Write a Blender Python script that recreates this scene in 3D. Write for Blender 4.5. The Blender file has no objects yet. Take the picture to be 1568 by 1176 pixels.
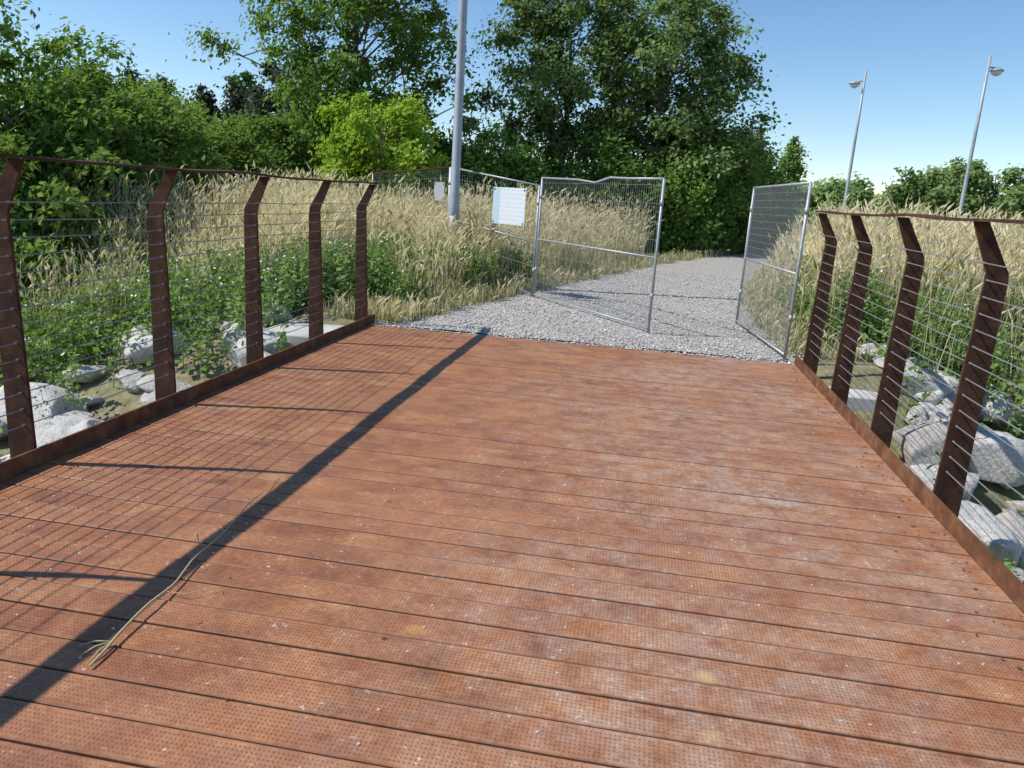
import bpy, math, random
import numpy as np
from mathutils import Vector, Matrix, Euler
rng = np.random.default_rng(7)
random.seed(7)
scene = bpy.context.scene
COL = scene.collection
H = 1.45

# ------------------------------------------------------------------ helpers
def sstep(a, b, x):
    t = np.clip((x - a) / (b - a), 0, 1)
    return t * t * (3 - 2 * t)

def mk_mesh(name, verts, quads=None, tris=None, mats=(), attrs=None, mat_idx=None, smooth=False):
    me = bpy.data.meshes.new(name)
    verts = np.asarray(verts, dtype=np.float32)
    nq = 0 if quads is None else len(quads)
    nt = 0 if tris is None else len(tris)
    loops = []
    starts = []
    if nq:
        loops.append(np.asarray(quads, dtype=np.int32).ravel())
        starts.append(np.arange(nq, dtype=np.int32) * 4)
    if nt:
        loops.append(np.asarray(tris, dtype=np.int32).ravel())
        starts.append(np.arange(nt, dtype=np.int32) * 3 + nq * 4)
    loops = np.concatenate(loops); starts = np.concatenate(starts)
    me.vertices.add(len(verts)); me.vertices.foreach_set("co", verts.ravel())
    me.loops.add(len(loops)); me.loops.foreach_set("vertex_index", loops)
    me.polygons.add(nq + nt); me.polygons.foreach_set("loop_start", starts)
    if mat_idx is not None:
        me.polygons.foreach_set("material_index", np.asarray(mat_idx, dtype=np.int32))
    me.polygons.foreach_set("use_smooth", np.full(nq + nt, smooth, dtype=bool))
    me.update(calc_edges=True)
    for m in mats: me.materials.append(m)
    if attrs:
        for k, v in attrs.items():
            a = me.attributes.new(k, 'FLOAT', 'POINT')
            a.data.foreach_set("value", np.asarray(v, dtype=np.float32))
    me.validate()
    return me

def add_obj(name, me, parent=None):
    ob = bpy.data.objects.new(name, me)
    COL.objects.link(ob)
    if parent: ob.parent = parent
    return ob

def empty(name):
    e = bpy.data.objects.new(name, None); COL.objects.link(e); return e

class MB:
    """accumulates quads with material index + tint"""
    def __init__(s): s.v=[]; s.q=[]; s.m=[]; s.t=[]; s.n=0
    def add(s, v, q, mi=0, tint=0.5):
        v=np.asarray(v,dtype=np.float32); q=np.asarray(q,dtype=np.int32)
        s.v.append(v); s.q.append(q+s.n); s.m.append(np.full(len(q),mi))
        s.t.append(np.broadcast_to(np.asarray(tint,dtype=np.float32),(len(v),)).copy()); s.n+=len(v)
    def box(s, x0,x1,y0,y1,z0,z1, mi=0, tint=0.5, rot=None, org=None):
        v=np.array([[x,y,z] for x in(x0,x1) for y in(y0,y1) for z in(z0,z1)],dtype=float)
        if rot is not None:
            v=v@np.array(rot).T
        if org is not None: v=v+np.array(org)
        q=[[0,1,3,2],[4,6,7,5],[0,4,5,1],[2,3,7,6],[0,2,6,4],[1,5,7,3]]
        s.add(v,q,mi,tint)
    def tube(s, pts, radii, n=8, mi=0, tint=0.5, cap=True):
        pts=np.asarray(pts,dtype=float); k=len(pts)
        radii=np.broadcast_to(np.asarray(radii,dtype=float),(k,))
        tan=np.gradient(pts,axis=0); tan/=np.linalg.norm(tan,axis=1)[:,None]+1e-9
        ref=np.array([0,0,1.]) if abs(tan[0][2])<0.9 else np.array([1.,0,0])
        a=np.cross(tan,ref); a/=np.linalg.norm(a,axis=1)[:,None]+1e-9
        b=np.cross(tan,a)
        th=np.linspace(0,2*math.pi,n,endpoint=False)
        v=pts[:,None,:]+radii[:,None,None]*(np.cos(th)[None,:,None]*a[:,None,:]+np.sin(th)[None,:,None]*b[:,None,:])
        v=v.reshape(-1,3); q=[]
        for i in range(k-1):
            for j in range(n):
                j2=(j+1)%n
                q.append([i*n+j,i*n+j2,(i+1)*n+j2,(i+1)*n+j])
        if cap:
            base=len(v); v=np.vstack([v,pts[0],pts[-1]])
            for j in range(0,n-1,2):
                q.append([base,(j+2)%n,(j+1)%n,j])
                o=(k-1)*n
                q.append([base+1,o+j,o+(j+1)%n,o+(j+2)%n])
        s.add(v,q,mi,tint)
    def prism(s, outline, axis, a0, a1, mi=0, tint=0.5):
        v=[];q=[]
        def P(p,a):
            return (p[0],a,p[1]) if axis=='y' else (a,p[0],p[1])
        for (l,r) in outline:
            v+= [P(l,a0),P(r,a0),P(r,a1),P(l,a1)]
        k=len(outline)
        for i in range(k-1):
            o=i*4;o2=o+4
            for j in range(4):
                q.append([o+j,o+(j+1)%4,o2+(j+1)%4,o2+j])
        q.append([3,2,1,0]); o=(k-1)*4; q.append([o,o+1,o+2,o+3])
        s.add(v,q,mi,tint)
    def mesh(s,name,mats,smooth=False):
        return mk_mesh(name,np.concatenate(s.v),np.concatenate(s.q),None,mats,{'tint':np.concatenate(s.t)},np.concatenate(s.m),smooth)

# ------------------------------------------------------------------ materials
def new_mat(name):
    m=bpy.data.materials.new(name); m.use_nodes=True
    nt=m.node_tree; nt.nodes.clear()
    return m,nt
def N(nt,t,**k):
    n=nt.nodes.new(t)
    for a,b in k.items():
        setattr(n,a,b)
    return n
def L(nt,a,b): nt.links.new(a,b)
def ramp(nt,fac,stops,interp='LINEAR'):
    r=N(nt,'ShaderNodeValToRGB'); r.color_ramp.interpolation=interp
    els=r.color_ramp.elements
    while len(els)>1: els.remove(els[-1])
    els[0].position=stops[0][0]; c=stops[0][1]; els[0].color=(*c,1) if len(c)==3 else c
    for p,c in stops[1:]:
        e=els.new(p); e.color=(*c,1) if len(c)==3 else c
    if fac is not None: L(nt,fac,r.inputs[0])
    return r.outputs[0]
def noise(nt,vec,scale,detail=4,rough=0.55,dist=0):
    n=N(nt,'ShaderNodeTexNoise'); n.inputs['Scale'].default_value=scale
    n.inputs['Detail'].default_value=detail; n.inputs['Roughness'].default_value=rough
    n.inputs['Distortion'].default_value=dist
    if vec is not None: L(nt,vec,n.inputs['Vector'])
    return n.outputs['Fac']
def math_(nt,op,a,b=None,c=None,clamp=False):
    n=N(nt,'ShaderNodeMath',operation=op); n.use_clamp=clamp
    for i,x in enumerate((a,b,c)):
        if x is None: continue
        if isinstance(x,(int,float)): n.inputs[i].default_value=x
        else: L(nt,x,n.inputs[i])
    return n.outputs[0]
def mixc(nt,f,a,b,mode='MIX'):
    n=N(nt,'ShaderNodeMix',data_type='RGBA',blend_type=mode)
    if isinstance(f,(int,float)): n.inputs[0].default_value=f
    else: L(nt,f,n.inputs[0])
    for i,x in ((6,a),(7,b)):
        if isinstance(x,tuple): n.inputs[i].default_value=(*x,1)
        else: L(nt,x,n.inputs[i])
    return n.outputs[2]
def pos(nt):
    return N(nt,'ShaderNodeTexCoord').outputs['Object']
def finish(nt,color,rough=0.7,metal=0.0,spec=0.3,bump=None,bstr=0.3,bdist=0.01):
    p=N(nt,'ShaderNodeBsdfPrincipled'); o=N(nt,'ShaderNodeOutputMaterial')
    if isinstance(color,tuple): p.inputs['Base Color'].default_value=(*color,1)
    else: L(nt,color,p.inputs['Base Color'])
    if isinstance(rough,(int,float)): p.inputs['Roughness'].default_value=rough
    else: L(nt,rough,p.inputs['Roughness'])
    p.inputs['Metallic'].default_value=metal
    p.inputs['Specular IOR Level'].default_value=spec
    if bump is not None:
        b=N(nt,'ShaderNodeBump'); b.inputs['Strength'].default_value=bstr; b.inputs['Distance'].default_value=bdist
        L(nt,bump,b.inputs['Height']); L(nt,b.outputs[0],p.inputs['Normal'])
    L(nt,p.outputs[0],o.inputs[0]); return p

def foliage_mat(name,stops,trans=0.35,tcol=(1.0,1.0,0.5),tval=1.35):
    m,nt=new_mat(name)
    a=N(nt,'ShaderNodeAttribute',attribute_name='tint')
    c=ramp(nt,a.outputs['Fac'],stops)
    p=N(nt,'ShaderNodeBsdfDiffuse'); L(nt,c,p.inputs[0])
    t=N(nt,'ShaderNodeBsdfTranslucent')
    tc=ramp(nt,a.outputs['Fac'],[(q,tuple(min(1,x*y*tval) for x,y in zip(cc,tcol))) for q,cc in stops])
    L(nt,tc,t.inputs[0])
    mx=N(nt,'ShaderNodeMixShader'); mx.inputs[0].default_value=trans
    o=N(nt,'ShaderNodeOutputMaterial')
    L(nt,p.outputs[0],mx.inputs[1]); L(nt,t.outputs[0],mx.inputs[2]); L(nt,mx.outputs[0],o.inputs[0])
    return m

M_leaf=foliage_mat('leaf_green',[(0,(.08,.13,.03)),(.4,(.16,.255,.06)),(.75,(.24,.36,.09)),(1,(.32,.44,.12))],.36)
M_leafg=foliage_mat('leaf_greygreen',[(0,(.085,.125,.045)),(.4,(.165,.245,.085)),(.75,(.255,.35,.135)),(1,(.36,.46,.22))],.33)
M_leafd=foliage_mat('leaf_dark',[(0,(.06,.11,.027)),(.5,(.14,.22,.055)),(1,(.24,.34,.09))],.33)
M_leafb=foliage_mat('leaf_bright',[(0,(.16,.25,.03)),(.5,(.31,.44,.06)),(1,(.42,.55,.10))],.40)
M_pine=foliage_mat('needle_far',[(0,(.05,.07,.05)),(1,(.11,.14,.09))],.15)
M_grass=foliage_mat('grass_blades',[(0,(.15,.22,.06)),(.3,(.31,.36,.15)),(.5,(.58,.52,.32)),(.8,(.82,.73,.50)),(1,(.90,.83,.63))],.36,(1,.96,.8),1.1)
M_weed=foliage_mat('weed_leaf',[(0,(.09,.15,.04)),(.5,(.19,.29,.095)),(.95,(.30,.41,.15)),(1,(.36,.46,.24))],.33)

m,nt=new_mat('bark'); v=pos(nt); n=noise(nt,v,9,4)
finish(nt,ramp(nt,n,[(.3,(.08,.07,.055)),(.7,(.26,.23,.18))]),.9,bump=n,bstr=.5,bdist=.02); M_bark=m
m,nt=new_mat('white_petal'); finish(nt,(.8,.8,.75),.6); M_petal=m

m,nt=new_mat('corten_rust'); v=pos(nt); n=noise(nt,v,14,5,.65); n2=noise(nt,v,90,2); n3=noise(nt,v,3,3,.6)
c=ramp(nt,n,[(.3,(.036,.018,.013)),(.5,(.068,.032,.020)),(.72,(.14,.064,.033))])
c=mixc(nt,math_(nt,'MULTIPLY',n2,.5),c,(.05,.027,.020))
c=mixc(nt,ramp(nt,n3,[(.5,(0,0,0)),(.7,(.4,.4,.4))]),c,(.15,.075,.04)); finish(nt,c,.85,spec=.2,bump=n2,bstr=.35,bdist=.003); M_rust=m
m,nt=new_mat('corten_kerb'); v=pos(nt); n=noise(nt,v,7,6,.65); n2=noise(nt,v,90,2)
c=ramp(nt,n,[(.3,(.075,.031,.018)),(.5,(.14,.060,.031)),(.72,(.24,.12,.058))])
finish(nt,c,.85,spec=.25,bump=n2,bstr=.35,bdist=.003); M_kerb=m

m,nt=new_mat('galvanised_steel'); v=pos(nt); n=noise(nt,v,12,4)
finish(nt,ramp(nt,n,[(.3,(.30,.32,.34)),(.7,(.42,.44,.46))]),.5,.35,.4); M_galv=m
m,nt=new_mat('wire_steel'); finish(nt,(.33,.34,.35),.4,.5,.5); M_wire=m
m,nt=new_mat('mesh_wire'); finish(nt,(.30,.31,.32),.5,.3,.5); M_mwire=m
m,nt=new_mat('lamp_pole_paint'); v=pos(nt); n=noise(nt,v,5,5)
finish(nt,ramp(nt,n,[(.3,(.30,.33,.35)),(.7,(.40,.43,.45))]),.5,.2,.4); M_pole=m
m,nt=new_mat('lamp_glass'); finish(nt,(.7,.72,.72),.2,0,.5); M_glass=m
m,nt=new_mat('dark_void'); finish(nt,(.05,.030,.022),.9); M_dark=m

m,nt=new_mat('concrete'); v=pos(nt); n=noise(nt,v,3,6,.65); n2=noise(nt,v,60,3)
finish(nt,ramp(nt,n,[(.25,(.34,.33,.31)),(.6,(.54,.53,.50)),(.8,(.62,.61,.58))]),.9,bump=n2,bstr=.3,bdist=.005); M_conc=m

m,nt=new_mat('rock'); v=pos(nt); n=noise(nt,v,2.2,6,.65); n2=noise(nt,v,25,5,.7)
at=N(nt,'ShaderNodeAttribute',attribute_name='tint').outputs['Fac']
c=ramp(nt,n,[(.25,(.38,.37,.35)),(.5,(.59,.575,.545)),(.75,(.74,.725,.69))])
c=mixc(nt,.7,c,ramp(nt,at,[(0,(.62,.56,.51)),(.35,(.88,.87,.85)),(1,(1,1,.98))]),'MULTIPLY')
c=mixc(nt,math_(nt,'MULTIPLY',ramp(nt,n2,[(.35,(1,1,1)),(.52,(0,0,0))]),.45),c,(.22,.2,.18))
finish(nt,c,.9,bump=n2,bstr=.7,bdist=.04); M_rock=m

m,nt=new_mat('gravel'); v=pos(nt)
vo=N(nt,'ShaderNodeTexVoronoi'); vo.inputs['Scale'].default_value=38; L(nt,v,vo.inputs['Vector'])
sep=N(nt,'ShaderNodeSeparateColor'); L(nt,vo.outputs['Color'],sep.inputs[0])
n=noise(nt,v,.8,5,.6); n2=noise(nt,v,5,4,.6)
c=ramp(nt,sep.outputs[0],[(0,(.31,.29,.265)),(.5,(.53,.50,.46)),(1,(.74,.71,.66))])
c=mixc(nt,ramp(nt,n,[(.4,(0,0,0)),(.7,(.5,.5,.5))]),c,(.50,.45,.37))
c=mixc(nt,ramp(nt,n2,[(.45,(0,0,0)),(.7,(.4,.4,.4))]),c,(.32,.30,.27))
c=mixc(nt,ramp(nt,vo.outputs['Distance'],[(.3,(0,0,0)),(.75,(.7,.7,.7))]),c,(.19,.18,.165))
finish(nt,c,.95,spec=.2,bump=math_(nt,'SUBTRACT',1.0,vo.outputs['Distance']),bstr=.9,bdist=.02); M_gravel=m
m,nt=new_mat('pebble'); at=N(nt,'ShaderNodeAttribute',attribute_name='tint').outputs['Fac']
finish(nt,ramp(nt,at,[(0,(.24,.23,.21)),(.5,(.46,.45,.43)),(1,(.68,.67,.64))]),.9); M_peb=m

m,nt=new_mat('soil_and_turf'); v=pos(nt); n=noise(nt,v,.6,6,.65); n2=noise(nt,v,9,5,.7)
c=ramp(nt,n2,[(.3,(.13,.115,.07)),(.5,(.24,.21,.12)),(.7,(.38,.33,.20))])
c=mixc(nt,ramp(nt,n,[(.4,(0,0,0)),(.6,(.6,.6,.6))]),c,(.12,.145,.06))
finish(nt,c,.95,bump=n2,bstr=.8,bdist=.05); M_ground=m
m,nt=new_mat('asphalt'); v=pos(nt); n=noise(nt,v,30,4)
finish(nt,ramp(nt,n,[(.3,(.09,.09,.09)),(.7,(.15,.15,.145))]),.9); M_asph=m

# deck board
PITCH=.1457; GAP=.0075; Y_END=7.9
m,nt=new_mat('deck_board'); v=pos(nt)
sx=N(nt,'ShaderNodeSeparateXYZ'); L(nt,v,sx.inputs[0]); X,Y=sx.outputs[0],sx.outputs[1]
at=N(nt,'ShaderNodeAttribute',attribute_name='tint').outputs['Fac']
cb=N(nt,'ShaderNodeCombineXYZ'); L(nt,math_(nt,'ADD',X,math_(nt,'MULTIPLY',at,1.8)),cb.inputs[0]); L(nt,math_(nt,'MULTIPLY',Y,1.1),cb.inputs[1]); vb=cb.outputs[0]
nA=noise(nt,vb,2.6,6,.74,.3); nB=noise(nt,v,.7,3,.55,.4); nC=noise(nt,v,8,5,.72); nD=noise(nt,v,48,3,.65); nE=noise(nt,v,1.9,4,.7,.5)
c=ramp(nt,nA,[(.30,(.155,.056,.025)),(.43,(.26,.092,.038)),(.55,(.35,.142,.058)),(.68,(.46,.225,.10))])
c=mixc(nt,math_(nt,'MULTIPLY',at,.28),c,(.40,.20,.11))
c=mixc(nt,math_(nt,'MULTIPLY',ramp(nt,nE,[(.50,(0,0,0)),(.68,(1,1,1))]),.6),c,(.50,.205,.07))
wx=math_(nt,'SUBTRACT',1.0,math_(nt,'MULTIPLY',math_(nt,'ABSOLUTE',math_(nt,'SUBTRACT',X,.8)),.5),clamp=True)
pale=math_(nt,'MULTIPLY',ramp(nt,nB,[(.32,(.12,.12,.12)),(.62,(1,1,1))]),math_(nt,'ADD',math_(nt,'MULTIPLY',wx,.85),.10))
pale=math_(nt,'MULTIPLY',pale,ramp(nt,nC,[(.38,(.12,.12,.12)),(.60,(1,1,1))]))
c=mixc(nt,math_(nt,'MULTIPLY',pale,.85),c,(.52,.40,.32))  # blotchy paler beige mixed into the boards, strongest right of centre
fl=math_(nt,'MULTIPLY',ramp(nt,nD,[(.60,(0,0,0)),(.68,(1,1,1))]),ramp(nt,nC,[(.54,(.01,.01,.01)),(.66,(1,1,1))]))
c=mixc(nt,math_(nt,'MULTIPLY',fl,.75),c,(.74,.69,.64))
c=mixc(nt,.6,c,ramp(nt,nD,[(.3,(.62,.62,.62)),(.7,(1.3,1.3,1.3))]),'MULTIPLY')
fy=math_(nt,'FRACT',math_(nt,'DIVIDE',math_(nt,'SUBTRACT',Y_END,Y),PITCH))
per=.0135
gx=math_(nt,'SUBTRACT',math_(nt,'FRACT',math_(nt,'DIVIDE',X,per)),.5)
gy=math_(nt,'SUBTRACT',math_(nt,'FRACT',math_(nt,'MULTIPLY',fy,9.0)),.5)
d=math_(nt,'SQRT',math_(nt,'ADD',math_(nt,'MULTIPLY',gx,gx),math_(nt,'MULTIPLY',gy,gy)))
dot=math_(nt,'SUBTRACT',1.0,math_(nt,'MULTIPLY',d,2.9),clamp=True)
edge=math_(nt,'MULTIPLY',math_(nt,'GREATER_THAN',fy,.12),math_(nt,'LESS_THAN',fy,.88))
dot=math_(nt,'MULTIPLY',dot,edge)
dc=math_(nt,'MULTIPLY',dot,ramp(nt,nE,[(.35,(.5,.5,.5)),(.6,(1,1,1))]))
c=mixc(nt,math_(nt,'MULTIPLY',dc,.85),c,(.10,.036,.02))
ed=math_(nt,'MULTIPLY',math_(nt,'ABSOLUTE',math_(nt,'SUBTRACT',fy,.5)),2.0)
c=mixc(nt,ramp(nt,ed,[(.86,(0,0,0)),(.95,(.5,.5,.5))]),c,(.11,.045,.025))
def patch(cx,cy,rx,ry,amt,col,c):
    a=math_(nt,'DIVIDE',math_(nt,'SUBTRACT',X,cx),rx); b=math_(nt,'DIVIDE',math_(nt,'SUBTRACT',Y,cy),ry)
    dd=math_(nt,'ADD',math_(nt,'MULTIPLY',a,a),math_(nt,'MULTIPLY',b,b))
    f=math_(nt,'SUBTRACT',1.5,math_(nt,'ADD',dd,math_(nt,'MULTIPLY',nC,2.0)),clamp=True)
    return mixc(nt,math_(nt,'MULTIPLY',f,amt),c,col)
c=patch(.33,2.26,.07,.06,.75,(.70,.56,.27),c)
c=patch(.33,1.97,.06,.05,.65,(.68,.52,.25),c)
c=patch(-.62,2.27,.08,.05,.75,(.66,.32,.11),c)
rg=ramp(nt,nC,[(.3,(.44,.44,.44)),(.7,(.64,.64,.64))])
bh=math_(nt,'SUBTRACT',math_(nt,'MULTIPLY',nD,.5),dot)
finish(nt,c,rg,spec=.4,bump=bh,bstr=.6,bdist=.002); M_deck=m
m,nt=new_mat('screw_metal'); finish(nt,(.6,.54,.46),.5,.3); M_screw=m
m,nt=new_mat('dry_straw'); finish(nt,(.46,.40,.22),.8); M_straw=m
m,nt=new_mat('litter_brown'); finish(nt,(.12,.07,.04),.9); M_litter=m
m,nt=new_mat('sign_face'); v=pos(nt)
sx=N(nt,'ShaderNodeSeparateXYZ'); L(nt,v,sx.inputs[0])
ln=math_(nt,'MULTIPLY',math_(nt,'GREATER_THAN',math_(nt,'FRACT',math_(nt,'MULTIPLY',sx.outputs[2],16)),.6),ramp(nt,noise(nt,v,30,2),[(.45,(0,0,0)),(.5,(1,1,1))]))
c=mixc(nt,math_(nt,'MULTIPLY',ln,.25),(.72,.76,.80),(.25,.36,.5))
c=mixc(nt,math_(nt,'LESS_THAN',sx.outputs[0],-.2),c,(.48,.62,.72))
finish(nt,c,.4,spec=.4); M_sign=m
m,nt=new_mat('sign_back'); finish(nt,(.42,.44,.46),.5,.2); M_signb=m

# ------------------------------------------------------------------ terrain
PY=np.array([7.5,8.2,10.6,12.8,19.9,26.8,34,45])
PL=np.array([-2.9,-2.7,-2.15,-1.6,.3,2.7,6.0,12.0])
PRr=np.array([1.75,1.75,1.72,1.8,3.0,5.8,10.0,16.5])
def pathL(y): return np.interp(y,PY,PL)
def pathR(y): return np.interp(y,PY,PRr)
def wob(x,y): return .5*np.sin(x*1.3+y*.7)+.5*np.sin(x*.6-y*1.1+2)+.35*np.sin(x*2.9+y*2.1+1)+.3*np.sin(-x*2.2+y*3.3)
def terr(x,y):
    x=np.asarray(x,float); y=np.asarray(y,float)
    drop=-1.0*sstep(8.2,5.2,y)
    drop=drop-.15*sstep(2.95,3.5,np.abs(x+.6))*sstep(9.5,8.0,y)
    lowL=-.65*sstep(-4.2,-7.5,x)*sstep(13.5,8.5,y)*(1-sstep(8.2,5.2,y)*.8)
    lowR=-.35*sstep(2.6,4.0,x)*sstep(11.0,8.5,y)*(1-sstep(8.2,5.2,y)*.8)
    out=np.maximum(pathL(y)-x,x-pathR(y))
    o=sstep(.1,1.2,out)
    mound=.24*np.exp(-((x+3.0)**2+(y-12.3)**2)/1.6)*sstep(0,.6,out)
    far=np.exp(-(np.maximum(0,np.hypot(x,y)-30)/30)**2)
    return drop+lowL+lowR+mound+o*(.05*wob(x,y)+.02)*far - .002
def axis(lo,hi,fine_lo,fine_hi,step):
    a=list(np.arange(fine_lo,fine_hi+1e-6,step)); s=step; p=fine_lo
    while p>lo: s*=1.35; p-=s; a.insert(0,p)
    s=step; p=fine_hi
    while p<hi: s*=1.35; p+=s; a.append(p)
    return np.array(a)
ax=axis(-600,600,-14,12,.16); ay=axis(-200,900,-2,30,.16)
GX,GY=np.meshgrid(ax,ay,indexing='ij'); GZ=terr(GX,GY)
v=np.stack([GX,GY,GZ],-1).reshape(-1,3); nx,ny=len(ax),len(ay)
I=np.arange(nx*ny).reshape(nx,ny)
q=np.stack([I[:-1,:-1],I[1:,:-1],I[1:,1:],I[:-1,1:]],-1).reshape(-1,4)
add_obj('ground',mk_mesh('ground',v,q,None,[M_ground],smooth=True))

ys=np.arange(7.93,45,.12); k=14
vv=[]
for y in ys:
    l=pathL(y)+.10*math.sin(y*3.1)+.07*math.sin(y*7.7)+random.uniform(-.03,.03); r=pathR(y)+.10*math.sin(y*2.7+1)+.06*math.sin(y*8.3)+random.uniform(-.03,.03)
    if y<8.6: r=1.75;
    for j in range(k+1):
        x=l+(r-l)*j/k
        vv.append([x,y,.012+.006*math.sin(x*5+y*3) if 0<j<k else -.01])
vv=np.array(vv); I=np.arange(len(vv)).reshape(len(ys),k+1)
q=np.stack([I[:-1,:-1],I[:-1,1:],I[1:,1:],I[1:,:-1]],-1).reshape(-1,4)
add_obj('gravel_path',mk_mesh('gravel_path',vv,q,None,[M_gravel],smooth=True))
n=9500
py=7.86+ (rng.random(n)**1.6)*10; px=pathL(py)-.15+rng.random(n)*(pathR(py)-pathL(py)+.3)
px=np.where(py<8.0,np.clip(px,-2.8,1.55),px)
sz=.006+.014*rng.random(n)**2
octv=np.array([[1,0,0],[0,1,0],[-1,0,0],[0,-1,0],[0,0,.7],[0,0,-.7]])
th=rng.random(n)*6.28
R=np.zeros((n,3,3));R[:,0,0]=np.cos(th);R[:,0,1]=-np.sin(th);R[:,1,0]=np.sin(th);R[:,1,1]=np.cos(th);R[:,2,2]=1
ov=(octv[None]*(.7+.6*rng.random((n,6,1))))*sz[:,None,None]
ov=np.einsum('nij,nkj->nki',R,ov)+np.stack([px,py,np.where(py<7.93,.003,.015)+sz*.3],-1)[:,None,:]
tr=np.array([[0,1,4],[1,2,4],[2,3,4],[3,0,4],[1,0,5],[2,1,5],[3,2,5],[0,3,5]])
tr=(tr[None]+np.arange(n)[:,None,None]*6).reshape(-1,3)
add_obj('loose_gravel',mk_mesh('loose_gravel',ov.reshape(-1,3),None,tr,[M_peb],{'tint':np.repeat(rng.random(n),6)}))

mb=MB(); mb.add([[4,31,.03],[60,24,.03],[60,29,.03],[6,37,.03]],[[0,1,2,3]],0)
add_obj('road',mb.mesh('road',[M_asph]))

# ------------------------------------------------------------------ footbridge
bridge=empty('footbridge')
XL,XR=-2.85,1.60
mb=MB(); yy=Y_END; 
while yy>-1.5:
    y1=yy-GAP*.5; y0=yy-PITCH+GAP*.5; c=.003; t=random.random(); dz=random.uniform(-.0018,.0018)
    prof=[(y0,-.03),(y0,-c+dz),(y0+c,dz),(y1-c,dz),(y1,-c+dz),(y1,-.03)]
    a=[[XL+.004,p[0],p[1]] for p in prof]+[[XR-.004,p[0],p[1]] for p in prof]
    q=[[i,i+1,i+7,i+6] for i in range(5)]
    mb.add(a,[[b[3],b[2],b[1],b[0]] for b in q],0,t)
    yy-=PITCH
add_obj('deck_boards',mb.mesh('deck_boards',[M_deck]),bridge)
mb=MB(); mb.box(XL-.02,XR+.02,-1.6,Y_END+.01,-.32,-.034,0)
add_obj('deck_frame',mb.mesh('deck_frame',[M_dark]),bridge)
mb=MB()
yy=Y_END-PITCH/2
rows=[-.62+.475*k for k in range(-4,5)]
while yy>0.8:
    for r in rows:
        if XL+.1<r<XR-.05 and random.random()<.6:
            x=r+random.uniform(-.012,.012); y=yy+random.uniform(-.015,.015)
            mb.tube([[x,y,-.002],[x,y,.0022]],[.0055,.005],8,0)
    yy-=PITCH
add_obj('deck_screws',mb.mesh('deck_screws',[M_screw]),bridge)
mb=MB()
mb.box(XL-.012,XL,-1.6,8.1,-.30,.09)
mb.box(XR,XR+.012,-1.6,7.92,-.30,.09)
mb.box(XL-.10,XL-.015,8.0,8.09,.0,.085)
add_obj('kerb_plates',mb.mesh('kerb_plates',[M_kerb]),bridge)
def railing(name,xc,s,ys,yend):
    e=empty(name)
    mb=MB()
    for y in ys:
        y+=random.uniform(-.006,.006)
        cl=[(-.3,.07,0),(.12,.07,0),(.7,.061,-.008),(1.19,.052,-.016),(1.235,.05,-.012),(1.35,.043,.045),(1.475,.035,.105)]
        out=[((xc+s*(c-w),z),(xc+s*(c+w),z)) for z,w,c in cl]
        mb.prism(out,'y',y-.009,y+.009)
    add_obj('posts',mb.mesh('posts',[M_rust]),e)
    mb=MB()
    xr=xc+s*.10
    yy=np.linspace(-1.6,yend,40); v=[];q=[]
    for i,y in enumerate(yy):
        dz=.006*math.sin(y*2.7)+.004*math.sin(y*5.1); dx=.005*math.sin(y*1.9+1)
        for (a,b) in ((-.052,1.478),(.052,1.474),(.052,1.488),(-.052,1.492)):
            v.append([xr+s*a+dx,y,b+dz])
        if i: 
            o=(i-1)*4
            for j in range(4): q.append([o+j,o+(j+1)%4,o+4+(j+1)%4,o+4+j])
    q.append([3,2,1,0]); o=(len(yy)-1)*4; q.append([o,o+1,o+2,o+3])
    mb.add(v,q); add_obj('handrail',mb.mesh('handrail',[M_rust]),e)
    mb=MB()
    for kx in range(14):
        z=.20+kx*.083
        cx=xc+s*(.03 if z<1.25 else .06)
        pts=[]
        yl=sorted(list(ys)+[-1.6,yend])
        for a,b in zip(yl[:-1],yl[1:]):
            sag=random.uniform(0,.008)
            for t in (0,.5): pts.append([cx,a+(b-a)*t,z-sag*4*t*(1-t)])
        pts.append([cx,yl[-1],z])
        mb.tube(pts,.003,5,0)
        for y in ys:
            mb.tube([[cx,y-.03,z],[cx,y+.03,z]],.0055,6,0)
    add_obj('cables',mb.mesh('cables',[M_wire]),e)
    return e
yl=[7.93-1.18*k for k in range(0,9)]; yr=[7.68-1.18*k for k in range(0,8)]
railing('bridge_railing',XL-.10,1,yl,8.0)
railing('bridge_railing',XR+.10,-1,yr,7.75)
ab=empty('concrete_abutment')
def slab(n,*b):
    mb=MB(); mb.box(*b); me=mb.mesh(n,[M_conc]); o=add_obj(n,me,ab)
    bv=o.modifiers.new('b','BEVEL'); bv.width=.015; bv.segments=2; return o
slab('end_beam',-3.0,1.72,7.915,8.02,-1.3,-.003)
slab('wing_left',-3.75,-3.02,7.1,8.75,-1.2,-.03)
slab('wing_right',1.80,2.30,7.2,8.9,-1.3,-.12)

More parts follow.
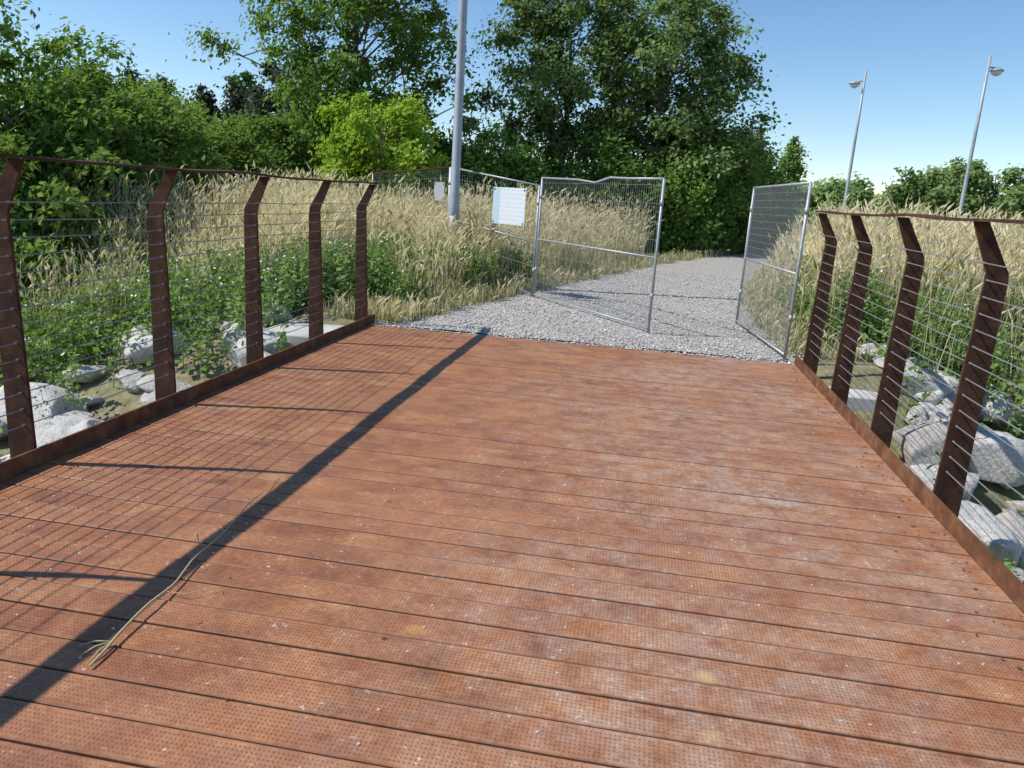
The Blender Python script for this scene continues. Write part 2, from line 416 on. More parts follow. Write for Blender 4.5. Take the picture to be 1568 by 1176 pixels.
mb=MB()
P=np.array([[-1.50,1.80,.012],[-1.52,1.95,.02],[-1.53,2.14,.03],[-1.545,2.3,.02],[-1.57,2.47,.03],[-1.60,2.7,.018],[-1.635,2.98,.022],[-1.66,3.2,.015],[-1.70,3.42,.01]])
tt=np.linspace(0,1,40); ii=np.linspace(0,len(P)-1,40)
PP=np.stack([np.interp(ii,range(len(P)),P[:,a]) for a in range(3)],-1); PP[:,0]+=.004*np.sin(tt*22)
mb.tube(PP,np.interp(tt,[0,.1,1],[.0035,.0045,.0015]),6)
for dx,dy in((-.05,-.09),(.0,-.12),(-.09,-.04)):
    mb.tube([[-1.52,1.93,.012],[-1.52+dx*.5,1.93+dy*.5,.018],[-1.52+dx,1.93+dy,.006]],[.003,.003,.001],5)
mb.tube([[-1.54,2.25,.012],[-1.46,2.24,.02],[-1.39,2.32,.02],[-1.36,2.30,.008]],[.0016]*4,5)
mb.tube([[-1.58,2.6,.012],[-1.66,2.62,.02],[-1.72,2.72,.008]],[.0014]*3,5)
add_obj('dry_reed_stalk',mb.mesh('dry_reed_stalk',[M_straw],True))
mb=MB()
for i in range(240):
    if random.random()<.75: x=XR-abs(random.gauss(0,.14))-.01
    elif random.random()<.6: x=XL+abs(random.gauss(0,.10))+.01
    else: x=random.uniform(XL,XR)
    y=random.uniform(1.2,7.8); a=random.uniform(0,6.28); l=random.uniform(.004,.013); 
    if random.random()<.5:
        w=l*.5; dx,dy=math.cos(a)*l,math.sin(a)*l; ex,ey=-math.sin(a)*w,math.cos(a)*w
        mb.add([[x-dx,y-dy,.003],[x+ex,y+ey,.008],[x+dx,y+dy,.004],[x-ex,y-ey,.003]],[[0,1,2,3]],0)
    else:
        mb.tube([[x,y,.003],[x+math.cos(a)*l*2,y+math.sin(a)*l*2,.004]],.0011,4)
add_obj('deck_litter',mb.mesh('deck_litter',[M_litter]))

# ------------------------------------------------------------------ mesh fence panels
def panel(name,A,B,hgt,top_pts=None,sp=.045,posts=(1,1),zb=.06,hsp=.20,wr=.0016,topmat=0):
    e=empty(name); A=np.array(A,float);B=np.array(B,float); Ld=np.linalg.norm(B[:2]-A[:2])
    def P(t,z): 
        p=A+(B-A)*t; return [p[0],p[1],p[2]+z]
    mb=MB(); r=.016
    if posts[0]: mb.tube([P(0,0),P(0,hgt)],r,10)
    if posts[1]: mb.tube([P(1,0),P(1,hgt)],r,10)
    tp=top_pts or [(0,0),(1,0)]
    mb.tube([P(t,hgt+dz-.0) for t,dz in tp],r*.85,10,topmat)
    mb.tube([P(0,.50*hgt),P(1,.50*hgt)],r*.8,10)
    mb.tube([P(0,zb),P(1,zb)],r*.8,10)
    add_obj('frame',mb.mesh('frame',[M_galv,M_rust],True),e)
    mb=MB(); n=int(Ld/sp)
    for i in range(1,n):
        t=i/n; ht=hgt+np.interp(t,[a for a,b in tp],[b for a,b in tp])
        bow=.004*math.sin(i*1.7)
        mb.tube([P(t,zb),P(t+bow/Ld,(zb+ht)/2),P(t,ht)],wr,4,0,cap=False)
    z=zb+hsp
    while z<hgt-.05:
        mb.tube([P(0,z),P(.5,z+.003),P(1,z)],wr,4,0,cap=False); z+=hsp
    add_obj('wire_mesh',mb.mesh('wire_mesh',[M_mwire]),e)
    mb=MB()
    for t in (0,1):
        for z in (hgt*.25,hgt*.85):
            mb.tube([P(t,z-.03),P(t,z+.03)],r*1.35,10)
    add_obj('clamps',mb.mesh('clamps',[M_galv],True),e)
    return e
panel('mesh_gate',(-1.52,11.28,.0),(.15,8.92,.01),1.73,[(0,0),(.35,-.02),(.5,-.055),(.62,0.01),(.75,0),(1,0)])
panel('mesh_gate',(1.29,10.30,.0),(1.51,7.96,.01),1.74,sp=.04,hsp=.08)
panel('wire_fence',(-1.56,11.33,.0),(-3.2,12.6,.22),1.62,sp=.06)
panel('wire_fence',(-3.22,12.62,.22),(-5.6,15.6,.1),1.62,sp=.08,topmat=1)

def sign(name,c,d,w,h,mat):
    e=empty(name); d=np.array(d,float); d/=np.linalg.norm(d)
    if d[0]<0: d=-d
    ang=math.atan2(d[1],d[0])
    mb=MB(); mb.box(-w/2,w/2,-.004,.004,-h/2,h/2,0)
    add_obj('board',mb.mesh('board',[mat]),e)
    mb2=MB()
    for sx_ in(-1,1):
        for sz in(-1,1):
            x0=sx_*(w/2-.03); z0=sz*(h/2-.03)
            mb2.box(x0-.008,x0+.008,-.012,-.005,z0-.012,z0+.012,0)
    add_obj('cable_ties',mb2.mesh('ties',[M_dark]),e)
    e.location=c; e.rotation_euler=(0,0,ang)
    return e
dd=np.array([-1.64,1.27]); 
sign('info_sign',(-2.05,11.66,1.30),dd,.72,.54,M_sign)
sign('info_sign',(-3.45,12.85,1.45),(-2.4,3),.42,.3,M_signb)

# ------------------------------------------------------------------ street lamps
def lamp(name,p,h,r,headdir):
    e=empty(name); p=np.array(p,float)
    mb=MB()
    mb.tube([p+[0,0,-.1],p+[0,0,1.2],p+[0,0,1.22],p+[0,0,h*.6],p+[0,0,h]],[r,r*.98,r*.86,r*.75,r*.55],16)
    mb.tube([p+[0,0,.02],p+[0,0,.045]],r*1.7,16)
    for a in range(4):
        c=p+np.array([math.cos(a*1.57+.78)*r*1.4,math.sin(a*1.57+.78)*r*1.4,.04]); mb.tube([c,c+[0,0,.04]],.012,6)
    mb.box(-.05,.05,-r-.004,-r+.02,.5,.85,org=p)
    add_obj('pole',mb.mesh('pole',[M_pole],True),e)
    d=np.array([headdir[0],headdir[1],0.]); mb=MB()
    zt=h-.55
    mb.tube([p+[0,0,zt+.10],p+d*.2+[0,0,zt+.13],p+d*.38+[0,0,zt+.1]],.03,8)
    c=p+d*.42+[0,0,zt]
    mb.tube([c+[0,0,.14],c+[0,0,.10],c+[0,0,.03],c+[0,0,0.0]],[.05,.17,.26,.26],16)
    add_obj('lamp_arm_and_hood',mb.mesh('hood',[M_pole],True),e)
    mb=MB(); mb.tube([c+[0,0,.0],c+[0,0,-.1],c+[0,0,-.18]],[.22,.19,.06],16)
    add_obj('diffuser',mb.mesh('diffuser',[M_glass],True),e)
    mb=MB(); mb.box(-r*2.2,r*2.2,-r*2.2,r*2.2,-.25,.02,org=p)
    add_obj('concrete_foot',mb.mesh('foot',[M_conc]),e)
lamp('street_lamp',(-3.0,12.12,.24),8.0,.085,(1,0))
lamp('street_lamp',(9.2,39.7,.0),8.0,.09,(-.9,.3))
lamp('street_lamp',(12.7,35.2,.0),8.0,.09,(.9,.3))

# ------------------------------------------------------------------ rocks
def ico(sub=3):
    import bmesh
    bm=bmesh.new(); bmesh.ops.create_icosphere(bm,subdivisions=sub,radius=1)
    v=np.array([x.co[:] for x in bm.verts]); f=np.array([[a.index for a in x.verts] for x in bm.faces]); bm.free(); return v,f
IV,IF=ico(4)
def rocks(name,spots):
    V=[];F=[];T=[];n=0
    for (x,y,s) in spots:
        p=IV.copy()
        for k in range(11):
            nn=rng.normal(size=3); nn/=np.linalg.norm(nn); d_=rng.uniform(.5,.82)
            ex=np.maximum(0,p@nn-d_); p-=ex[:,None]*nn*.97
        p+=.03*np.sin(p[:,[1,2,0]]*7+rng.random(3)*6)+.012*np.sin(p[:,[2,0,1]]*23+rng.random(3)*6)
        sc=s*np.array([rng.uniform(.9,1.5),rng.uniform(.8,1.2),rng.uniform(.55,.85)])
        p*=sc; a=rng.random()*6.28; c_,s_=math.cos(a),math.sin(a)
        tl=rng.uniform(-.3,.3)
        p=p@np.array([[1,0,0],[0,math.cos(tl),-math.sin(tl)],[0,math.sin(tl),math.cos(tl)]])
        p=p@np.array([[c_,s_,0],[-s_,c_,0],[0,0,1]])
        p+=[x,y,terr(x,y)+s*.28]
        V.append(p);F.append(IF+n);T.append(np.full(len(p),rng.random()));n+=len(p)
    return add_obj(name,mk_mesh(name,np.concatenate(V),None,np.concatenate(F),[M_rock],{'tint':np.concatenate(T)},smooth=True))
sp=[]
for i in range(110):
    x=-3.3-abs(rng.normal())*1.7; y=rng.uniform(2.0,8.4); sp.append((x,y,rng.uniform(.12,.30)))
for y,x,s in((6.9,-3.5,.25),(6.2,-3.7,.28),(7.5,-4.1,.25),(5.6,-4.0,.34),(5.3,-4.9,.42),(4.5,-4.2,.38),(4.6,-5.5,.42),(6.3,-5.6,.4),(5.9,-4.7,.3),(7.3,-5.0,.3),(3.9,-4.6,.35),(5.0,-4.4,.4),(5.2,-5.8,.38),(4.9,-3.7,.3),(5.9,-4.1,.34),(6.5,-4.3,.3)): sp.append((x,y,s))
rocks('boulders',sp)
sp=[]
for i in range(85):
    x=2.05+abs(rng.normal())*1.3; y=rng.uniform(2.5,8.6)
    if x<2.5 and y>7: x+=.6
    sp.append((x,y,rng.uniform(.12,.28)))
for x,y,s in((2.75,7.7,.38),(2.5,6.7,.34),(3.05,6.9,.40),(2.6,5.9,.34),(2.4,5.1,.34),(3.1,5.9,.3),(3.4,7.9,.32),(2.3,4.2,.3)): sp.append((x,y,s))
rocks('boulders',sp)

# ------------------------------------------------------------------ foliage
def leaf_quads(c,size,nbias,rg,asp=.55):
    n=len(c)
    nn=rg.normal(size=(n,3))*.7+nbias; nn/=np.linalg.norm(nn,axis=1)[:,None]+1e-9
    r=rg.normal(size=(n,3)); t=np.cross(nn,r); t/=np.linalg.norm(t,axis=1)[:,None]+1e-9
    b=np.cross(nn,t); L_=size[:,None]*.5; W=L_*asp
    v=np.stack([c-t*L_,c+b*W+nn*L_*.15,c+t*L_,c-b*W+nn*L_*.15],1).reshape(-1,3)
    q=np.arange(n*4).reshape(n,4)
    return v,q
def cluster_leaves(centers,rad,per,lsize,rg,crown_c,flat=.75,tint0=.5,tvar=.15):
    K=len(centers); n=K*per
    ci=np.repeat(np.arange(K),per)
    d=rg.normal(size=(n,3)); d/=np.linalg.norm(d,axis=1)[:,None]
    rr=rg.random(n)**.5*(1+.38*rg.normal(size=n))
    off=d*rr[:,None]*rad[ci][:,None]; off[:,2]*=flat
    off[:,2]-=.12*rad[ci]*rr**2
    c=centers[ci]+off
    outw=c-crown_c; outw/=np.linalg.norm(outw,axis=1)[:,None]+1e-9
    nb=d*.35+outw*.4+np.array([-.55,-.4,.65])
    ct=rg.normal(size=K)*tvar
    t=np.clip(tint0+ct[ci]+rg.normal(size=n)*.15,0,1)
    s=lsize*(.5+.85*rg.random(n))
    v,q=leaf_quads(c,s,nb,rg)
    return v,q,np.repeat(t,4)
def tree(name,x,y,h,R,cb=.12,seed=1,nl=26,K=150,per=260,ls=.17,mat=None,tint=.5,prof='round',crad=.75,trunk=.16,lean=(0,0),obj=True,z0=None):
    rg=np.random.default_rng(seed); mb=MB(); z=float(terr(x,y)) if z0 is None else z0
    base=np.array([x,y,z-.1]); 
    T=np.linspace(0,1,9); tp=base+np.stack([lean[0]*T+.15*np.sin(T*5+seed),lean[1]*T+.15*np.sin(T*4+seed*2),T*h*.93],-1)
    mb.tube(tp,trunk*(1-T*.88),9,0)
    def pr(f):
        if prof=='round': return math.sqrt(max(0,1-((f-.5)/.56)**2))
        if prof=='cone': return max(.06,(1-f)**.8)*(1 if f>.08 else .6)
        if prof=='tall': return min(1,.6+f*1.6)*math.sqrt(max(0,1-max(0,(f-.45)/.62)**2))
        return 1
    ph=rg.random(6)*6.28
    def lump(a,f): return 1+.13*math.sin(2*a+ph[0]+f*4)+.12*math.sin(3*a+ph[1]-f*7)+.10*math.sin(5*a+ph[2]+f*11)
    cl=[]
    for i in range(nl):
        f=(i+.5)/nl; f=.02+.96*f; a=i*2.4+rg.random()*.7
        r=R*pr(f)*lump(a,f)*rg.uniform(.8,1.12); ze=z+h*(cb+(1-cb)*f)
        fs=max(.06,(cb+(1-cb)*f)*.93-rg.uniform(.08,.24)) ; k_=fs*8; i0=int(min(7,k_)); st=tp[i0]+(tp[i0+1]-tp[i0])*(k_-i0)
        en=np.array([x+lean[0]*f+math.cos(a)*r,y+lean[1]*f+math.sin(a)*r,ze])
        mid=(st+en)/2+np.array([0,0,.12*r])
        tt=np.linspace(0,1,6)[:,None]; pts=(1-tt)**2*st+2*tt*(1-tt)*mid+tt**2*en
        mb.tube(pts,np.linspace(trunk*.4*(1-f*.6),.012,6),5,0,cap=False)
        for s_ in range(3):
            t0=rg.uniform(.35,.9); p0=(1-t0)**2*st+2*t0*(1-t0)*mid+t0**2*en
            e2=p0+rg.normal(size=3)*np.array([.28,.28,.2])*max(r,.8)*.8
            mb.tube([p0,(p0+e2)/2+[0,0,.05],e2],[.02,.014,.006],4,0,cap=False); cl.append(e2)
        cl.append(en)
    while len(cl)<K:
        f=rg.random()**.9; a=rg.random()*6.28; r=R*pr(f)*lump(a,f)*rg.uniform(.15,1.0)**.5*.98
        cl.append(np.array([x+lean[0]*f+math.cos(a)*r,y+lean[1]*f+math.sin(a)*r,z+h*(cb+(1-cb)*f)]))
    cl=np.array(cl); K=len(cl)
    rad=crad*(.45+.8*rg.random(K))
    v,q,t=cluster_leaves(cl,rad,per,ls,rg,np.array([x,y,z+h*.4]),tint0=tint)
    mb.add(v,q,1,t)
    if not obj: return mb
    return add_obj(name,mb.mesh(name,[M_bark,mat or M_leaf]))
def bushrow(name,items,mat,seed,per=180,ls=.13,crad=.5,tint=.45,dens=1.0):
    rg=np.random.default_rng(seed); mb=MB()
    for (x,y,h,r) in items:
        z=float(terr(x,y)); K=int(26*dens*(h*r*r)**.5)+10; cl=[]
        for i in range(7):
            a=rg.random()*6.28; e=np.array([x+math.cos(a)*r*.6,y+math.sin(a)*r*.6,z+h*rg.uniform(.5,.85)])
            b=np.array([x,y,z-.05]); mb.tube([b,(b+e)/2+[0,0,.1*h],e],[.035,.02,.008],5,0,cap=False)
        for i in range(K):
            f=rg.random(); a=rg.random()*6.28
            rr=r*math.sqrt(max(0.03,1-max(0,(f-.25)/.8)**2))*(1+.25*math.sin(3*a+x)+.2*math.sin(5*a+y))*rg.random()**.4
            cl.append([x+math.cos(a)*rr,y+math.sin(a)*rr,z+h*f*rg.uniform(.85,1.08)+.05])
        cl=np.array(cl); rad=crad*(.5+.8*rg.random(len(cl)))*min(1.3,max(.5,h/2.5))
        v,q,t=cluster_leaves(cl,rad,per,ls,rg,np.array([x,y,z+h*.3]),tint0=tint+rg.normal()*.1)
        mb.add(v,q,1,t)
    return add_obj(name,mb.mesh(name,[M_bark,mat]))

tree('maple_tree',-9.3,24.2,11.0,3.1,.06,3,nl=40,K=290,per=180,ls=.18,tint=.42,prof='tall',crad=.72)
tree('alder_tree',-3.2,28.0,9.0,2.8,.05,5,nl=36,K=230,per=170,ls=.18,mat=M_leafg,tint=.36,prof='tall',crad=.7)
tree('alder_tree',.2,28.6,8.6,3.1,.05,8,nl=38,K=270,per=170,ls=.18,mat=M_leafg,tint=.36,prof='tall',crad=.72)
tree('young_maple_tree',-7.3,20.6,3.9,1.75,.12,11,nl=20,K=100,per=200,ls=.14,mat=M_leafb,tint=.5,prof='round',crad=.45,trunk=.08)
tree('birch_tree',-12.0,11.6,4.8,1.7,.05,13,nl=24,K=110,per=200,ls=.13,mat=M_leaf,tint=.5,crad=.5,trunk=.1)
tree('hazel_tree',-11.4,14.0,3.9,1.4,.05,14,nl=20,K=85,per=190,ls=.13,mat=M_leaf,tint=.42,crad=.48,trunk=.1)
tree('slender_tree',8.2,50.0,6.0,1.1,.1,21,nl=16,K=50,per=140,ls=.22,mat=M_leaf,tint=.35,prof='cone',crad=.5,trunk=.1)
bushrow('shrub_thicket',[(-9.4,12.2,2.3,1.1),(-10.4,13.2,2.6,1.2),(-10.2,15.5,2.6,1.3),(-12.3,17.5,3.2,1.5),(-10.8,18.5,2.4,1.5),(-14,21,3.4,1.7),(-10.5,21,2.9,1.5),
   (-17,26,4.0,2.2),(-13.5,23.5,3.0,1.8),(-8.8,10.2,1.5,.9),(-8.9,8.4,1.3,.9),(-9.9,10.2,2.2,1.1)],M_leafd,31,ls=.14,tint=.6)
bushrow('shrub_thicket',[(-6.0,22.8,2.2,1.3),(-4.6,24,3.1,1.5),(-3.0,25,2.3,1.4),(-1.4,25.2,3.3,1.5),(.2,26.0,2.6,1.5),(1.4,26.8,3.5,1.5),(2.5,28.5,4.3,1.6),(3.5,31,3.9,1.6),(4.0,34,3.4,1.5),(-7,27,3.0,1.8),(-11.5,27,3.4,2.0),(1.0,30,4.6,2)],M_leaf,32,ls=.15,tint=.34,crad=.55)
mb=MB()
def merge(mb,o):
    off=mb.n
    for v,q,m_,t in zip(o.v,o.q,o.m,o.t):
        mb.v.append(v); mb.q.append(q+off); mb.m.append(m_); mb.t.append(t)
    mb.n+=o.n
for i,(x,y,h,R_) in enumerate([(-34,52,8.0,2.2),(-37,53,8.6,2.3),(-31,52,7.6,2.1),(-28.5,52,8.2,2.1),(-40,54,8,2.2),(-25.5,50,7.6,2.0),(-23.5,49,8.8,2.2),(-44,56,8,2.6),(-21,52,7.5,2.4)]):
    merge(mb,tree('x',x,y,h,R_,.05,60+i,nl=18,K=60,per=110,ls=.36,tint=.5,prof='cone' if i<5 else 'round',crad=.85,obj=False,z0=0))
add_obj('distant_conifers',mb.mesh('distant_conifers',[M_bark,M_pine]))
mb=MB(); rg=np.random.default_rng(77)
items=[(20.5,66,5.6,2.1),(23.5,67,6.2,2.4),(26.5,68,6.0,2.4),(29.5,70,5.6,2.6),(32.5,70,4.8,2.6),(36,72,4.0,2.6),(13,58,4.0,2.0),(40,74,4.2,3),(25,72,6.2,3),(45,76,4.6,3)]
for i,(x,y,h,R_) in enumerate(items):
    merge(mb,tree('x',x,y,h,R_,.05,90+i,nl=14,K=50,per=120,ls=.36,tint=.5,prof='round',crad=.9,obj=False,z0=0))
for i in range(60):
    a=math.radians(-60+i*2.0+rg.uniform(-.8,.8)); d_=rg.uniform(85,110); x,y=math.sin(a)*d_,math.cos(a)*d_
    merge(mb,tree('x',x,y,rg.uniform(3.2,5),3.4,.03,200+i,nl=6,K=26,per=80,ls=.7,tint=.45,prof='round',crad=1.6,obj=False,z0=0))
add_obj('distant_trees',mb.mesh('distant_trees',[M_bark,M_leafg]))

# ------------------------------------------------------------------ tall dry grass
def grass(name,px,py,h,seed,tint=.80,tv=.15,head=.8,w=.0048,leafn=1,green=.17,headl=.16):
    rg=np.random.default_rng(seed); n=len(px); pz=terr(px,py)-.02
    base=np.stack([px,py,pz],-1)
    a=rg.random(n)*6.28; ln=np.abs(rg.normal(size=n))*.16+.03
    ldir=np.stack([np.cos(a)+.25,np.sin(a)*.8,np.zeros(n)],-1)
    pa=math.pi/2+.24+rg.normal(size=n)*.75-.6; pd=np.stack([np.cos(pa),np.sin(pa),np.zeros(n)],-1)
    def curve(t,hh,k): return base+np.stack([np.zeros(n),np.zeros(n),hh*(t-.12*t*t*k*2)],-1)+ldir*(hh*k*t*t)[:,None]
    Vs=[];Qs=[];Ts=[];off=0
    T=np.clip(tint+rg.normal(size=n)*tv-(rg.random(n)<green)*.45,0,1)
    ts=[0,.5,1.0]; vs=[]
    for t in ts:
        c=curve(t,h,ln); ww=w*(1.1-.6*t)
        vs+= [c-pd*ww,c+pd*ww]
    V=np.stack(vs,1).reshape(-1,3); I=np.arange(n)[:,None]*6
    Q=np.concatenate([I+np.array([0,1,3,2])+2*k for k in range(2)])
    Vs.append(V);Qs.append(Q);off=n*6
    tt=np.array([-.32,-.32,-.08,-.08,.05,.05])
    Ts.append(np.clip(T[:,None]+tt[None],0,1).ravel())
    m_=rg.random(n)<head; k=m_.sum()
    tip=curve(1.0,h,ln)[m_]; d=(curve(1.0,h,ln)-curve(.75,h,ln))[m_]; d/=np.linalg.norm(d,axis=1)[:,None]
    d+=ldir[m_]*.45; d/=np.linalg.norm(d,axis=1)[:,None]
    hl=(headl*(.6+.8*rg.random(k)))[:,None]; hw=(.010+.010*rg.random(k))[:,None]
    for o_ in (0,1):
        side=pd[m_] if o_==0 else np.cross(d,pd[m_])
        s0=tip-d*hl*.25
        V=np.stack([s0,s0+d*hl*.4+side*hw,s0+d*hl-np.array([0,0,1])*hl*.12,s0+d*hl*.4-side*hw],1).reshape(-1,3)
        Vs.append(V);Qs.append(np.arange(k*4).reshape(k,4)+off);off+=k*4
        Ts.append(np.repeat(np.clip(T[m_]+.12+rg.normal(size=k)*.07,0,1),4))
    for l in range(leafn):
        t0=rg.uniform(.05,.6,n); c0=base+np.stack([np.zeros(n),np.zeros(n),h*t0],-1)+ldir*(h*ln*t0*t0)[:,None]
        b=rg.random(n)*6.28; bd=np.stack([np.cos(b),np.sin(b),np.zeros(n)],-1); sd=np.stack([-np.sin(b),np.cos(b),np.zeros(n)],-1)
        ll=(rg.uniform(.18,.42,n)*np.minimum(1,h))[:,None]; up=np.array([0,0,1.]); bw=rg.uniform(.004,.008,n)[:,None]
        p1=c0+bd*ll*.3+up*ll*.55; p2=c0+bd*ll*.75+up*ll*rg.uniform(.1,.7,n)[:,None]
        V=np.stack([c0-sd*bw,c0+sd*bw,p1-sd*bw*.9,p1+sd*bw*.9,p2-sd*.0008,p2+sd*.0008],1).reshape(-1,3)
        I=np.arange(n)[:,None]*6
        Vs.append(V);Qs.append(np.concatenate([I+np.array([0,1,3,2])+off,I+np.array([2,3,5,4])+off]));off+=n*6
        Ts.append(np.repeat(np.clip(T-.1+rg.normal(size=n)*.12-(rg.random(n)<.4)*.42,0,1),6))
    return add_obj(name,mk_mesh(name,np.concatenate(Vs),np.concatenate(Qs),None,[M_grass],{'tint':np.concatenate(Ts)}))

def sample(n,x0,x1,y0,y1,cond,dens=None,rg=rng):
    X_=[];Y_=[];tot=0
    while tot<n:
        x=rg.uniform(x0,x1,n);y=rg.uniform(y0,y1,n); k=cond(x,y)
        if dens is not None: k&=rg.random(n)<dens(x,y)
        X_.append(x[k]);Y_.append(y[k]);tot+=k.sum()
    return np.concatenate(X_)[:n],np.concatenate(Y_)[:n]
def clumpy(x,y): return np.clip(.5+.35*wob(x*1.7,y*1.7)+.3*np.sin(x*6.1+np.sin(y*5))*np.sin(y*5.3+x),.04,1)
edgeL=lambda x:9.2+.5*np.sin(x*1.3)+.3*np.sin(x*3.1)+1.6*sstep(-4.5,-7,x)
cl_=lambda x,y:(x<pathL(y)-.15-.35*sstep(8,12,y))&(y>edgeL(x))&(x>-1.05*y-2.5)&(np.hypot(x+3.0,y-12.12)>.28)
gx,gy=sample(28000,-24,0,8,24,cl_,lambda x,y:clumpy(x,y)*np.clip((13/np.maximum(8,np.hypot(x,y)))**2,.1,1))
hh=(1.10+.11*wob(gx,gy)+.22*rng.normal(size=len(gx)))*(.5+.5*sstep(.1,1.3,pathL(gy)-gx))*(.62+.38*sstep(0,1.6,gy-edgeL(gx)))
hh*=1-.35*np.exp(-((gx+3.2)**2+(gy-11.6)**2)/.8)
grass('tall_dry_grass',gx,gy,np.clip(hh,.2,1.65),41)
cl2=lambda x,y:(x<-5.2)&(y<edgeL(x)+.3)&(y>7.6)&(x>-1.05*y-2.5)
gx,gy=sample(1100,-10,-5,7.6,11.5,cl2,lambda x,y:clumpy(x+3,y)**3)
grass('tall_dry_grass',gx,gy,np.clip(.8+.2*rng.normal(size=len(gx)),.3,1.1),42,tint=.6,green=.35)
cr=lambda x,y:(x>pathR(y)+.15+.25*np.sin(y*3)**2)&(y>8.9+.3*np.sin(x*3)+.9*sstep(2.6,3.8,x))&(x<.55*y+3)
gx,gy=sample(26000,1.5,20,8,32,cr,lambda x,y:clumpy(x,y)*np.clip((12/np.maximum(8,np.hypot(x,y)))**2,.08,1))
hh=(1.26+.10*wob(gx,gy)+.19*rng.normal(size=len(gx)))*(.6+.4*sstep(.1,1.2,gx-pathR(gy)))
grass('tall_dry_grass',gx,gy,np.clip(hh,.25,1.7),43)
cr2=lambda x,y:(x>2.6)&(y<10)&(x<.55*y+2)
gx,gy=sample(1000,2.5,8,7.6,10,cr2,lambda x,y:clumpy(x+3,y)**2)
grass('tall_dry_grass',gx,gy,np.clip(1.1+.2*rng.normal(size=len(gx)),.4,1.6),44,tint=.6,green=.4)
def fr(x,y):
    o=np.maximum(pathL(y)-x,x-pathR(y)); return (o>-.18)&(o<.75)&(y>8.05)&~((x>1.2)&(y<8.3))
gx,gy=sample(13000,-4,9,7.9,30,fr,lambda x,y:np.clip((10/np.maximum(8,y))**2,.1,1)*clumpy(x*2,y*2))
grass('short_verge_grass',gx,gy,np.clip(.08+.16*rng.random(len(gx)),.05,.4),45,tint=.68,tv=.2,head=.1,leafn=1,green=.25)

# ------------------------------------------------------------------ green weeds
def weeds(name,px,py,hmax,seed,per=42,ls=.065,flowers=.1,tint=.45):
    rg=np.random.default_rng(seed); mb=MB(); n=len(px); pz=terr(px,py)
    Vc=[];Tc=[];S=[]
    fl=[]
    for i in range(n):
        h=hmax*rg.uniform(.45,1.0); a=rg.random()*6.28; l=rg.uniform(0,.25)*h
        b=np.array([px[i],py[i],pz[i]-.02]); t_=b+np.array([math.cos(a)*l,math.sin(a)*l,h]); 
        mb.tube([b,(b+t_)/2+[0,0,.05*h],t_],[.005,.004,.002],4,0,.5,cap=False)
        k=int(per*rg.uniform(.6,1.3)); u=rg.random(k)**.7
        p=b+(t_-b)*u[:,None]+rg.normal(size=(k,3))*np.array([.09,.09,.03])*(1.25-u)[:,None]*(h/.5)**.4
        Vc.append(p);Tc.append(np.clip(tint+rg.normal()*.18+rg.normal(size=k)*.13+.15*(u-.5),0,.97));S.append(ls*(.5+.9*rg.random(k))*(1.2-.5*u)*rg.uniform(.7,1.4))
        if rg.random()<flowers:
            for _ in range(rg.integers(1,5)): fl.append(t_+rg.normal(size=3)*[.05,.05,.03])
    c=np.concatenate(Vc); v,q=leaf_quads(c,np.concatenate(S),np.tile([-.35,-.2,1.0],(len(c),1)),rg,.6)
    mb.add(v,q,1,np.repeat(np.concatenate(Tc),4))
    if fl:
        fl=np.array(fl); v,q=leaf_quads(fl,np.full(len(fl),.03),np.tile([0,-.5,1.0],(len(fl),1)),rg,1.0); mb.add(v,q,2,.5)
    return add_obj(name,mb.mesh(name,[M_weed,M_weed,M_petal]))
cw=lambda x,y:(x<-3.25)&(x>-1.05*y-2.5)&~((x>-3.8)&(y>7.0)&(y<8.8))
gx,gy=sample(1900,-10.5,-3.2,2.5,11.6,cw,lambda x,y:np.clip(.2+.45*wob(x*1.4,y*1.4)+.7*sstep(6.3,7.8,y)+.4*sstep(-5,-6.5,x),0.01,1)*(.05+.95*sstep(6.2,7.4,y-.35*(x+4.5))))
weeds('weeds',gx,gy,.78,51,flowers=.25,tint=.58,ls=.07)
cw=lambda x,y:(x>2.0)&(x<.6*y+2)&~((x<2.4)&(y>7.0)&(y<9))
gx,gy=sample(1050,2,8,3.5,11.5,cw,lambda x,y:np.clip(.1+.5*wob(x*1.5,y*1.5)+.7*sstep(7.6,8.8,y),0.01,1)*(.2+.8*sstep(6.5,8.3,y+.3*(x-3))))
weeds('weeds',gx,gy,1.0,52,flowers=.03,tint=.40,per=60)
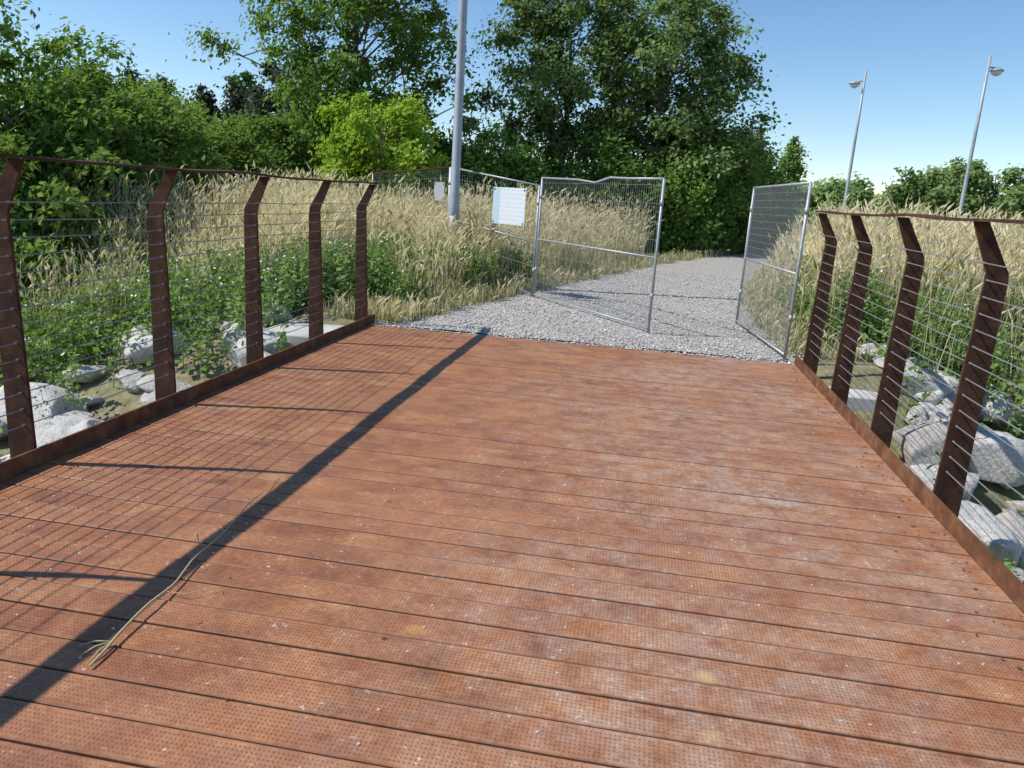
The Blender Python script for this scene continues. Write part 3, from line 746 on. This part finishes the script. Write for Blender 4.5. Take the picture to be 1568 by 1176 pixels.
cw=lambda x,y:(x<pathL(y)-.25)
gx,gy=sample(520,-7,-1.8,8.9,13.2,cw,lambda x,y:np.clip(.1+.6*wob(x*1.2,y*1.2)+np.exp(-((x+3)**2+(y-11.2)**2)),0.02,1))
weeds('weeds',gx,gy,.75,53,flowers=.05,tint=.55)

# ------------------------------------------------------------------ light, sky
w=bpy.data.worlds.new('World'); scene.world=w; w.use_nodes=True
nt=w.node_tree; nt.nodes.clear()
sky=N(nt,'ShaderNodeTexSky'); sky.sky_type='NISHITA'; sky.sun_disc=False
EL=49.0; SAZ=math.radians(13.7)
sky.sun_elevation=math.radians(EL); sky.sun_rotation=math.radians(256.3)
sky.altitude=1800; sky.air_density=1.15; sky.dust_density=.2; sky.ozone_density=2.0
bg=N(nt,'ShaderNodeBackground'); bg.inputs[1].default_value=.15
hs=N(nt,'ShaderNodeHueSaturation'); hs.inputs['Saturation'].default_value=1.15; L(nt,sky.outputs[0],hs.inputs['Color'])
o=N(nt,'ShaderNodeOutputWorld'); L(nt,hs.outputs[0],bg.inputs[0]); L(nt,bg.outputs[0],o.inputs[0])
sun=bpy.data.lights.new('sun','SUN'); sun.energy=5.0; sun.angle=math.radians(.5); sun.color=(1,.955,.88)
so=bpy.data.objects.new('sun',sun); COL.objects.link(so)
el=math.radians(EL); d=Vector((math.cos(SAZ)*math.cos(el),math.sin(SAZ)*math.cos(el),-math.sin(el)))
so.rotation_euler=d.to_track_quat('-Z','Y').to_euler()

# ------------------------------------------------------------------ camera
cam=bpy.data.cameras.new('camera'); co=bpy.data.objects.new('camera',cam); COL.objects.link(co)
cam.sensor_width=36; cam.lens=27.05; cam.clip_end=3000; cam.clip_start=.05
co.matrix_world=Matrix.Translation((0,0,H))@Matrix.Rotation(math.radians(8.9),4,'Z')@Matrix.Rotation(math.radians(90-13.7),4,'X')@Matrix.Rotation(math.radians(3.7),4,'Z')
scene.camera=co
scene.view_settings.view_transform='Standard'; scene.view_settings.look='None'; scene.view_settings.exposure=0
